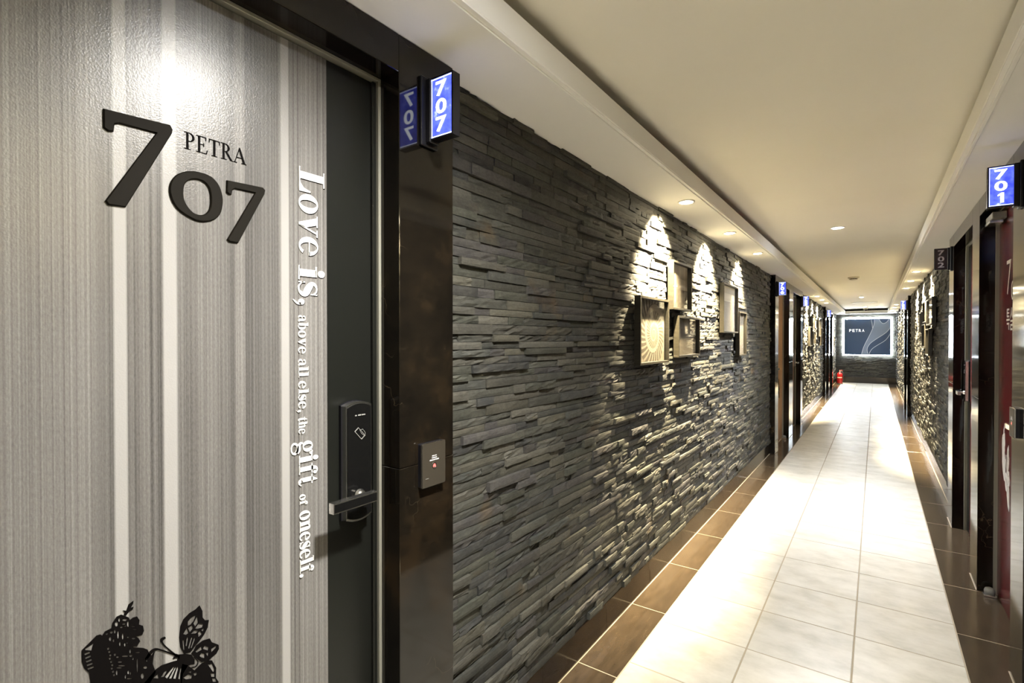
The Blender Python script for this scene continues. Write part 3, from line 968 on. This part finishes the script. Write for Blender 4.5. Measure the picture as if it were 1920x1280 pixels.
r, m_ = plain_door(2, -1, 7.37, 8.39, 'copper brown door with dark papercut print under the 706 sign', 'copper_print', 'near', None)
lace_on(r, m_, 'print_black', 7.95, False, -.12, 1.5, 1.3); number_on(r, m_, '706', 'numeral', 7.72, False)
r, m_ = plain_door(3, -1, 8.80, 9.80, 'rose brown door with steel lever beside the 705 sign', 'rose_print', 'far', None)
lace_on(r, m_, 'print_black', 9.2, False, -.12, 1.5, 1.3); number_on(r, m_, '705', 'numeral', 9.05, False)
r, m_ = plain_door(4, -1, 15.22, 16.1, 'dark door beside the 704 sign far along the left wall', 'dark_print', 'far', None)
number_on(r, m_, '704', 'print_white', 15.45, False)
r, m_ = plain_door(5, -1, 16.5, 17.5, 'dark unnumbered door last on the left wall', 'dark_print', 'far', None)
r, m_ = plain_door(6, 1, 3.062, 3.95, 'dark red door with white numerals and white lace print beneath the 701 sign', 'red_print', 'near', None)
number_on(r, m_, '701', 'print_white', 3.735, True); korean(r, m_, 'print_white', 3.735, True)
lace_on(r, m_, 'print_white', 3.735, True, -.17, 1.8, .9)
r, m_ = plain_door(7, 1, 4.21, 5.143, 'dark red door with white lace print beside the unlit 702 sign', 'red_print', 'far', None)
number_on(r, m_, '702', 'print_white', 4.93, True); korean(r, m_, 'print_white', 4.93, True)
lace_on(r, m_, 'print_white', 4.86, True, -.12, 1.6, .8)
r, m_ = plain_door(8, 1, 12.25, 13.2, 'red door beside the 703 sign far along the right wall', 'red_print', 'far', None)
number_on(r, m_, '703', 'print_white', 12.95, True)

# door closer above the red door 701, floor stops at the hinge side
r = thing('door_closer', (DR - .02, 3.83, 2.09), 'small steel door closer under the lintel of the 701 door', 'door closer')
MB().box(DR - .060, DR - .001, 3.73, 3.93, 2.092, 2.128, .003).build('closer_body', M['rim'], r)
MB().box(DR - .066, DR - .010, 3.77, 3.91, 2.076, 2.0915, .002).build('closer_arm', M['chrome'], r)
for (X_, yy, lab) in ((DR - .035, 3.91, 'grey rounded floor door stop at the foot of the 701 door'), (DL + .035, 8.345, 'small pale floor door stop at the foot of the 706 door')):
    r = thing('door_stop', (X_, yy, 0), lab, 'door stop', 'floor door stops')
    MB().box(X_ - .028, X_ + .028, yy - .035, yy + .035, 0, .010, .002).build('stop_plate', M['chrome'], r)
    MB().lathe((X_, yy, 0), 2, [(.024, .010), (.024, .028), (.019, .040), (.008, .046)], 20).build('stop_dome', M['icon'], r, True)


# ------------------------------------------------------------------ lit room-number signs
def sign(side, yc, num, label, lit=True, z=(1.998, 2.158)):
    J = JL if side < 0 else JR
    out = 1 if side < 0 else -1
    z0, z1 = z
    r = thing('room_number_sign', (J, yc, z0), label, 'sign', 'room number signs')
    xa, xb = J + out * .026, J + out * .101                      # glowing face
    hy = .014
    MB().box(J, J + out * .010, yc - .034, yc + .030, z0 - .018, z1 + .012, .002).build('back_plate', M['black_satin'], r)
    MB().box(J + out * .010, xa, yc - .018, yc + .018, z0 - .010, z1 + .006, .002).build('housing', M['black_satin'], r)
    MB().box(xa, xb, yc - hy + .002, yc + hy - .002, z0, z1).build('face_panel', M['face_blue' if lit else 'face_off'], r)
    fp = [c for c in r.children if c.name.startswith('face_panel')][0]
    q = MB()
    q.box(xb, xb + out * .005, yc - hy, yc + hy, z0 - .004, z1 + .004).box(xa, xb, yc - hy, yc + hy, z1, z1 + .004).box(xa, xb, yc - hy, yc + hy, z0 - .004, z0)
    q.build('edge_frame', M['black_satin'], r)
    for s_ in (-1, 1):                                            # both faces carry the number
        yy = yc + s_ * (hy - .002)
        if s_ < 0: mm = lambda a, b, o: (min(xa, xb) + a, yy - o, b)
        else: mm = lambda a, b, o: (max(xa, xb) - a, yy + o, b)
        for k, ch in enumerate(num):
            hgt = (z1 - z0 - .016) / 3
            zt = z1 - .008 - k * hgt
            g = MB()
            if ch == '1': plate(g, mm, [(.026 + .024 * a, zt - hgt + .005 + (hgt - .008) * b) for a, b in ((.38, 0), (.82, 0), (.82, 1), (.5, 1), (.05, .80), (.05, .66), (.38, .76))], t=.0012)
            else: glyph(g, ch, mm, .017, .056, zt - hgt + .005, zt - .003, .0012, .022)
            g.build('digit', M['digit_lit' if lit else 'digit_off'], fp)
        if lit:
            e = MB()
            for a0, a1, b0, b1 in ((.001, .074, z0 + .001, z0 + .0035), (.001, .074, z1 - .0035, z1 - .001), (.001, .0025, z0, z1) if s_ < 0 else (.0725, .074, z0, z1)):
                plate(e, mm, rc(a0, a1, b0, b1), t=.001)
            e.build('lit_edge', M['edge_lit'], fp)
    return r


sign(-1, 1.034, '707', 'blue lit room sign reading 707 beside the grey door')
sign(-1, 7.235, '706', 'blue lit room sign reading 706 above the copper door')
sign(-1, 9.915, '705', 'blue lit room sign reading 705 before the second slate panel')
sign(-1, 15.11, '704', 'small blue lit room sign reading 704 far along left')
sign(1, 2.905, '701', 'blue lit room sign reading 701 above the near red door')
sign(1, 5.28, '702', 'unlit dark room sign reading 702 on the right', False)
sign(1, 12.12, '703', 'small blue lit room sign reading 703 far along right')


# ------------------------------------------------------------------ wall switches by the doors
def call_plate(side, yc, label):
    J = JL if side < 0 else JR
    out = 1 if side < 0 else -1
    f = 1 if side < 0 else -1
    r = thing('call_panel', (J, yc, 1.10), label, 'switch panel', 'room call panels')
    m = lambda a, b, o: (J + out * o, yc + f * a, b)

    def rr(w_, h_, c_, zc=1.100):
        P_ = []
        for sx_, sz_, a0 in ((1, 1, 0), (-1, 1, 90), (-1, -1, 180), (1, -1, 270)):
            for k in range(5):
                a = math.radians(a0 + 22.5 * k)
                P_.append((sx_ * (w_ - c_) + c_ * math.cos(a), zc + sz_ * (h_ - c_) + c_ * math.sin(a)))
        return P_
    b = MB(); plate(b, m, rr(.0455, .0605, .004), t=.012); b.build('panel_body', M['black_satin'], r)
    b = MB(); plate(b, m, rr(.0465, .0615, .005), t=.0165, back=.012); b.build('panel_rim', M['chrome'], r)
    b = MB(); plate(b, m, rr(.0448, .0598, .004), t=.0170, back=.016); b.build('panel_plate', M['bronze'], r)
    b = MB()
    glyph(b, 'MUR ON', m, -.008, .009, 1.1215, 1.1245, .0174, .01); b.build('lettering', M['white_lamp'], r)
    b = MB(); glyph(b, 'MAKE UP ROOM', m, -.017, .018, 1.110, 1.1135, .0174, .01); b.build('lettering', M['white_lamp'], r)
    b = MB(); plate(b, m, rc(-.009, .010, 1.1165, 1.1182), t=.0174, back=.017); b.build('lamp_slot', M['white_lamp'], r)
    b = MB(); plate(b, m, rc(-.034, -.022, 1.0625, 1.064), t=.0174, back=.017); b.build('maker_mark', M['icon'], r)
    b = MB(); plate(b, m, disc(.001, 1.095, .0098, 20), [disc(.001, 1.095, .0078, 20)], t=.0176, back=.017); b.build('indicator_ring', M['chrome'], r)
    b = MB(); plate(b, m, [(-.004, 1.0915), (.006, 1.0915), (.005, 1.096), (.002, 1.1005), (-.001, 1.0985), (-.004, 1.096)], t=.0178, back=.017); b.build('indicator', M['red_icon'], r)
    return r


call_plate(-1, 1.040, 'dark bronze call panel with red indicator beside the 707 door')
call_plate(1, 2.955, 'dark call panel on the marble post beside the 701 door')


# ------------------------------------------------------------------ framed pictures
def picture_mat(i, c_lo, c_hi, kind, cy, cz, w_, h_, f):
    m = mat('picture_print', rough=.6); t = NT(m)
    mp = t.pos((1, 1, 1), loc=(0, 0, 0))
    sx = t.n('ShaderNodeSeparateXYZ'); t.l(mp, sx.inputs[0])
    a = t.math('MULTIPLY', t.math('SUBTRACT', sx.outputs['Y'], cy), f / w_)      # -.5 .. .5
    b = t.math('MULTIPLY', t.math('SUBTRACT', sx.outputs['Z'], cz), 1 / h_)
    if kind == 'spiral':
        a2, b2 = t.math('ADD', a, -.09), t.math('ADD', b, .04)
        r_ = t.math('SQRT', t.math('ADD', t.math('MULTIPLY', t.math('MULTIPLY', a2, a2), 1.5), t.math('MULTIPLY', b2, b2)))
        an = t.math('ARCTAN2', b2, a2)
        steps = t.math('SINE', t.math('ADD', t.math('MULTIPLY', an, 30), t.math('MULTIPLY', r_, 22)))
        sp = t.math('FRACT', t.math('ADD', t.math('MULTIPLY', t.math('LOGARITHM', t.math('ADD', r_, .01), 2.2), .95), t.math('MULTIPLY', an, .159)))
        rail = t.ramp(sp, [(0, (0, 0, 0)), (.02, (1, 1, 1)), (.30, (1, 1, 1)), (.34, (0, 0, 0)), (.38, (.35,) * 3), (1, (.62,) * 3)])
        st = t.ramp(steps, [(.0, (.30,) * 3), (.9, (1, 1, 1))])
        k = t.mix(t.ramp(sp, [(.33, (0, 0, 0)), (.36, (1, 1, 1))]), rail, st)
    elif kind == 'room':
        pil = t.ramp(t.math('SINE', t.math('MULTIPLY', a, 26)), [(.0, (.35,) * 3), (.8, (.9,) * 3)])
        k = t.mix(t.ramp(t.math('ADD', b, .5), [(.16, (0, 0, 0)), (.2, (1, 1, 1))]), t.noise(mp, 40, 4), pil)
        k = t.mix(.5, k, t.noise(mp, 14, 5))
    elif kind == 'street':
        k = t.mix(t.ramp(t.math('ADD', b, .5), [(.45, (0, 0, 0)), (.75, (1, 1, 1))]), (.75, .75, .75), t.noise(t.pos((1, 14, 3)), 3, 4))
        k = t.mix(.35, k, t.noise(mp, 34, 5))
    else:
        k = t.ramp(t.noise(t.pos((1, 9, 2)), 3, 5), [(.3, (.55,) * 3), (.7, (1,) * 3)])
    t.l(t.ramp(k, [(.08, c_lo), (.8, c_hi)]), t.b.inputs['Base Color'])
    return m


def framed(side, ya, yb, za, zb, kind, label, lo=(.10, .075, .045), hi=(.72, .66, .54), group='framed photographs on the slate walls', dep=.036, rail=.013):
    W_ = XL if side < 0 else XR
    out = 1 if side < 0 else -1
    x0, x1 = W_ + out * .018, W_ + out * (.018 + dep)
    r = thing('picture_frame', (x0, (ya + yb) / 2, za), label, 'picture', group)
    q = MB()
    q.box(x0, x1, ya, yb, zb - rail, zb, .001).box(x0, x1, ya, yb, za, za + rail, .001)
    q.box(x0, x1, ya, ya + rail, za + rail, zb - rail, .001).box(x0, x1, yb - rail, yb, za + rail, zb - rail, .001)
    q.build('frame', M['frame_wood'], r)
    m = picture_mat(0, lo, hi, kind, (ya + yb) / 2, (za + zb) / 2, yb - ya, zb - za, out)
    MB().box(x0, x0 + out * .008, ya + rail, yb - rail, za + rail, zb - rail).build('picture', m, r)
    MB().box(x0 + out * .0205, x0 + out * .0215, ya + rail, yb - rail, za + rail, zb - rail).build('glass_pane', M['glass'], r)
    MB().box(W_ - out * .01, x0, (ya + yb) / 2 - .02, (ya + yb) / 2 + .02, zb - .05, zb - .02).build('hanger', M['rim'], r)
    return r


S5 = [(2.645, 3.115, 1.305, 1.684, 'spiral'), (3.19, 3.59, 1.634, 1.944, 'room'), (3.305, 3.79, 1.328, 1.598, 'street'), (4.50, 5.05, 1.50, 1.918, 'pale'), (5.10, 5.43, 1.287, 1.703, 'pale')]
labs = ['framed sepia photograph of a spiral staircase on the near slate wall', 'framed room photograph above the small street photograph, near slate wall', 'small framed street photograph right of the spiral staircase picture', 'framed pale photograph hung high right on the near slate wall', 'narrow looking framed photograph low at the right of the near group']
for (a0, a1, b0, b1, kd), lb_ in zip(S5, labs):
    framed(-1, a0, a1, b0, b1, kd, lb_, (.022, .015, .008) if kd != 'pale' else (.20, .18, .145), (.29, .255, .19))
labs = ['framed picture first in the group between the 705 and 704 doors', 'upper framed picture second in the group beyond the 705 door', 'lower framed picture second in the group beyond the 705 door', 'framed picture hung high at the far end of the group before 704', 'framed picture hung low at the far end of the group before 704']
for (a0, a1, b0, b1, kd), lb_ in zip(S5, labs):
    framed(-1, a0 + 8.75, a1 + 8.75, b0, b1, 'room' if kd == 'spiral' else kd, lb_, (.05, .045, .04), (.45, .42, .36))
for (a0, a1, b0, b1, kd), lb_ in zip([(6.95, 7.70, 1.602, 1.895, 'pale'), (7.38, 7.80, 1.255, 1.562, 'room'), (7.90, 8.30, 1.645, 1.900, 'room'), (7.95, 8.42, 1.340, 1.628, 'street'), (8.55, 8.85, 1.520, 1.80, 'room')],
                                      ['large bright framed picture nearest on the right slate wall', 'framed picture below the bright one on the right slate wall', 'upper framed picture in the middle of the right slate wall group', 'lower framed picture in the middle of the right slate wall group', 'farthest small framed picture of the right slate wall group']):
    framed(1, a0, a1, b0, b1, kd, lb_, (.06, .05, .04) if kd != 'pale' else (.45, .48, .40), (.55, .52, .45))


# ------------------------------------------------------------------ downlights
def downlight(x, y, z, label, warm, aim=0.0, watts=1.0, r_=.036, tint=None):
    r = thing('downlight', (x, y, z), label, 'downlight', 'warm soffit downlights' if warm else 'ceiling tray downlights')
    MB().lathe((x, y, z), 2, [(r_ + .012, 0), (r_ + .012, -.004), (r_ + .004, -.007), (r_, -.004), (r_, -.001)], 28).build('trim_ring', M['steel_white'], r, True)
    MB().lathe((x, y, z), 2, [(r_ * .8, -.0045), (r_ * .8, -.0065), (r_ * .4, -.0085)], 24).build('lamp_lens', M['warm_lens' if warm else 'cool_lens'], r)
    ld = bpy.data.lights.new('downlight_beam', 'SPOT')
    ld.energy = (SPOT_W if warm else MID_W) * watts
    ld.color = tint or (SPOT_COL if warm else MID_COL)
    ld.spot_size = math.radians(90 if warm else 150)
    ld.spot_blend = .85 if warm else 1.0
    ld.shadow_soft_size = .018 if warm else .06
    lo = bpy.data.objects.new('downlight_beam', ld); COL.objects.link(lo)
    lo.parent = r; lo.location = (0, 0, -.018)
    lo.rotation_euler = (0, aim, 0)                              # +: towards -X
    return r


A = math.radians(32)
for yy, w_ in ((3.03, 'nearest'), (4.11, 'middle'), (5.24, 'farthest')):
    downlight(-.905, yy, Z_SOF, 'warm downlight in the left soffit, %s of three above the near slate wall' % w_, True, A, {'nearest': 1.0, 'middle': .9, 'farthest': .55}[w_])
for yy, w_ in ((11.2, 'nearest'), (12.3, 'middle'), (13.4, 'farthest')):
    downlight(-.905, yy, Z_SOF, 'warm downlight in the left soffit between 705 and 704, %s of three' % w_, True, A, 1.8)
downlight(-.905, 18.9, Z_SOF, 'warm downlight in the left soffit beside the end wall', True, A)
for yy, w_ in ((7.75, 'nearest'), (8.95, 'middle'), (10.2, 'farthest')):
    downlight(.39, yy, Z_SOF, 'warm downlight in the right soffit between 702 and 703, %s of three' % w_, True, -A, 1.6)
for yy, w_ in ((15.0, 'nearest'), (16.4, 'middle'), (17.8, 'farthest')):
    downlight(.39, yy, Z_SOF, 'warm downlight in the right soffit beyond 703, %s of three' % w_, True, -A, 1.8)
for yy, w_ in ((.60, 'beside'), (-.7, 'behind')):
    downlight(.41, yy, Z_SOF, 'warm downlight in the right soffit opposite the 707 door, %s the viewer' % w_, True, -A, .8)
for yy, lab in ((-2.4, 'white ceiling downlight behind the viewer'), (.77, 'white ceiling downlight opposite the 707 door'), (5.19, 'cool ceiling downlight in the tray, nearest one in view'), (14.2, 'cool ceiling downlight far along the tray'), (18.6, 'cool ceiling downlight just before the end wall')):
    downlight(-.27, yy, Z_CEIL, lab, False, 0, {14.2: .8, 18.6: .45}.get(yy, 1.0), .042, (1, .965, .89) if yy < 2 else None)

# ------------------------------------------------------------------ small ceiling fittings
r = thing('smoke_detector', (-.283, 9.5, Z_CEIL), 'cream round smoke detector on the ceiling tray', 'smoke detector')
MB().lathe((-.283, 9.5, Z_CEIL), 2, [(.075, 0), (.075, -.018), (.070, -.022)], 28).build('detector_base', M['off_white'], r, True)
q = MB().lathe((-.283, 9.5, Z_CEIL), 2, [(.060, -.022), (.058, -.040), (.030, -.050)], 28); q.build('detector_cap', M['off_white'], r, True)
q = MB()
for k in range(5):
    a_ = math.radians(230 + k * 20)
    q.box(-.283 + .059 * math.cos(a_) - .006, -.283 + .059 * math.cos(a_) + .006, 9.5 + .059 * math.sin(a_) - .006, 9.5 + .059 * math.sin(a_) + .006, Z_CEIL - .038, Z_CEIL - .028)
q.build('detector_vents', M['dark_plastic'], r)
r = thing('dome_camera', (-.27, 19.62, Z_CEIL), 'small dark dome camera at the end of the ceiling tray', 'camera')
MB().lathe((-.27, 19.62, Z_CEIL), 2, [(.065, 0), (.065, -.025), (.058, -.030)], 24).build('camera_base', M['off_white'], r, True)
MB().lathe((-.27, 19.62, Z_CEIL), 2, [(.050, -.030), (.046, -.055), (.030, -.072), (.010, -.078)], 24).build('camera_dome', M['black_gloss'], r, True)
r = thing('ceiling_hatch', (-.25, 16.3, Z_CEIL), 'flush white access hatch in the ceiling tray near the end', 'hatch')
MB().box(-.52, .02, 16.1, 16.5, Z_CEIL - .006, Z_CEIL, .002).build('hatch_lid', M['paint'], r)
MB().box(-.54, .04, 16.08, 16.10, Z_CEIL - .009, Z_CEIL, .002).box(-.54, .04, 16.50, 16.52, Z_CEIL - .009, Z_CEIL, .002).build('hatch_frame', M['steel_white'], r)

# ------------------------------------------------------------------ backlit panel on the end wall
PX0, PX1, PZ0, PZ1, PY = -.850, .385, .925, 2.085, YE - .055
r = thing('backlit_panel', ((PX0 + PX1) / 2, PY, PZ0), 'blue panel lettered PETRA with a pale swoosh and white backlight on the end wall', 'wall panel')
MB().box(PX0, PX1, PY - .012, PY, PZ0, PZ1, .002).build('panel_face', M['panel_blue'], r)
MB().box(PX0 + .03, PX1 - .03, PY + .002, YE - .040, PZ0 + .03, PZ1 - .03).build('panel_spacer', M['steel_white'], r)
q = MB(); e = .045
q.box(PX0 - e, PX1 + e, PY + .004, PY + .016, PZ1 - .01, PZ1 + e).box(PX0 - e, PX1 + e, PY + .004, PY + .016, PZ0 - e * .6, PZ0 + .01).box(PX0 - e, PX0 + .01, PY + .004, PY + .016, PZ0 + .01, PZ1 - .01).box(PX1 - .01, PX1 + e, PY + .004, PY + .016, PZ0 + .01, PZ1 - .01)
q.build('light_strip', M['led'], r)


def pm(a, b, o): return (PX0 + (a - 303) / 622 * (PX1 - PX0), PY - .012 - o, PZ1 - (b - 272) / 482 * (PZ1 - PZ0))


left = catmull([(540, 754), (575, 640), (640, 510), (690, 400), (710, 330), (712, 273)], 6)
dip = catmull([(770, 273), (800, 320), (830, 336), (870, 320), (905, 273)], 5)
right = catmull([(924, 390), (860, 460), (740, 540), (660, 600), (622, 660), (622, 715), (638, 754)], 6)
sw = [tuple(p) for p in left] + [tuple(p) for p in dip] + [(924, 273)] + [tuple(p) for p in right]
q = MB(); plate(q, pm, sw, t=.0015); q.build('swoosh', M['swoosh'], r)
q = MB()
for P_ in ([(540, 752), (575, 640), (640, 510), (690, 400), (710, 330), (712, 275)], [(668, 275), (680, 330), (688, 395)], [(770, 275), (800, 320), (830, 336), (870, 320), (905, 275)], [(922, 390), (860, 460), (740, 540), (660, 600), (622, 660), (622, 715), (638, 752)], [(922, 468), (860, 555), (760, 620), (690, 668), (655, 715), (648, 752)]):
    plate(q, pm, stroke(P_, [5] * len(P_)), t=.0028)
q.build('swoosh_outline', M['swoosh_line'], r)
q = MB()
for k, ch in enumerate('PETRA'):
    glyph(q, ch, lambda a, b, o: pm(a, -b, o), 372 + k * 44, 372 + k * 44 + 32, -446, -408, .004, .02)
q.build('lettering', M['letter_white'], r)

# ------------------------------------------------------------------ fire extinguisher in the far corner
ex, ey = -.93, 19.35
r = thing('fire_extinguisher', (ex, ey, 0), 'red fire extinguisher standing on the floor in the far left corner', 'fire extinguisher')
MB().lathe((ex, ey, 0), 2, [(.078, 0), (.080, .01), (.080, .30), (.072, .335), (.045, .362), (.028, .372), (.024, .385)], 28).build('cylinder', M['ext_red'], r, True)
MB().lathe((ex, ey, 0), 2, [(.081, .0), (.083, .004), (.083, .022), (.081, .026)], 28).build('base_ring', M['rubber'], r, True)
MB().lathe((ex, ey, 0), 2, [(.020, .385), (.020, .415), (.014, .420)], 16).build('valve', M['chrome'], r, True)
MB().box(ex - .01, ex + .09, ey - .010, ey + .010, .418, .428, .002).box(ex - .01, ex + .08, ey - .009, ey + .009, .440, .449, .002).build('handle', M['ext_red'], r)
MB().tube([(ex + .015, ey - .01, .40), (ex + .07, ey - .03, .39), (ex + .105, ey - .035, .32), (ex + .100, ey - .04, .20), (ex + .095, ey - .045, .10)], [.010, .010, .010, .011, .018], 10).build('hose', M['rubber'], r, True)
q = MB()
for k in range(9):
    a_ = math.radians(225 + k * 10)
q.add([(ex + .0812 * math.cos(math.radians(215 + k * 12)), ey + .0812 * math.sin(math.radians(215 + k * 12)), z_) for z_ in (.20, .225) for k in range(10)], [(k, k + 1, 11 + k, 10 + k) for k in range(9)])
q.build('label', M['yellowish'], r)
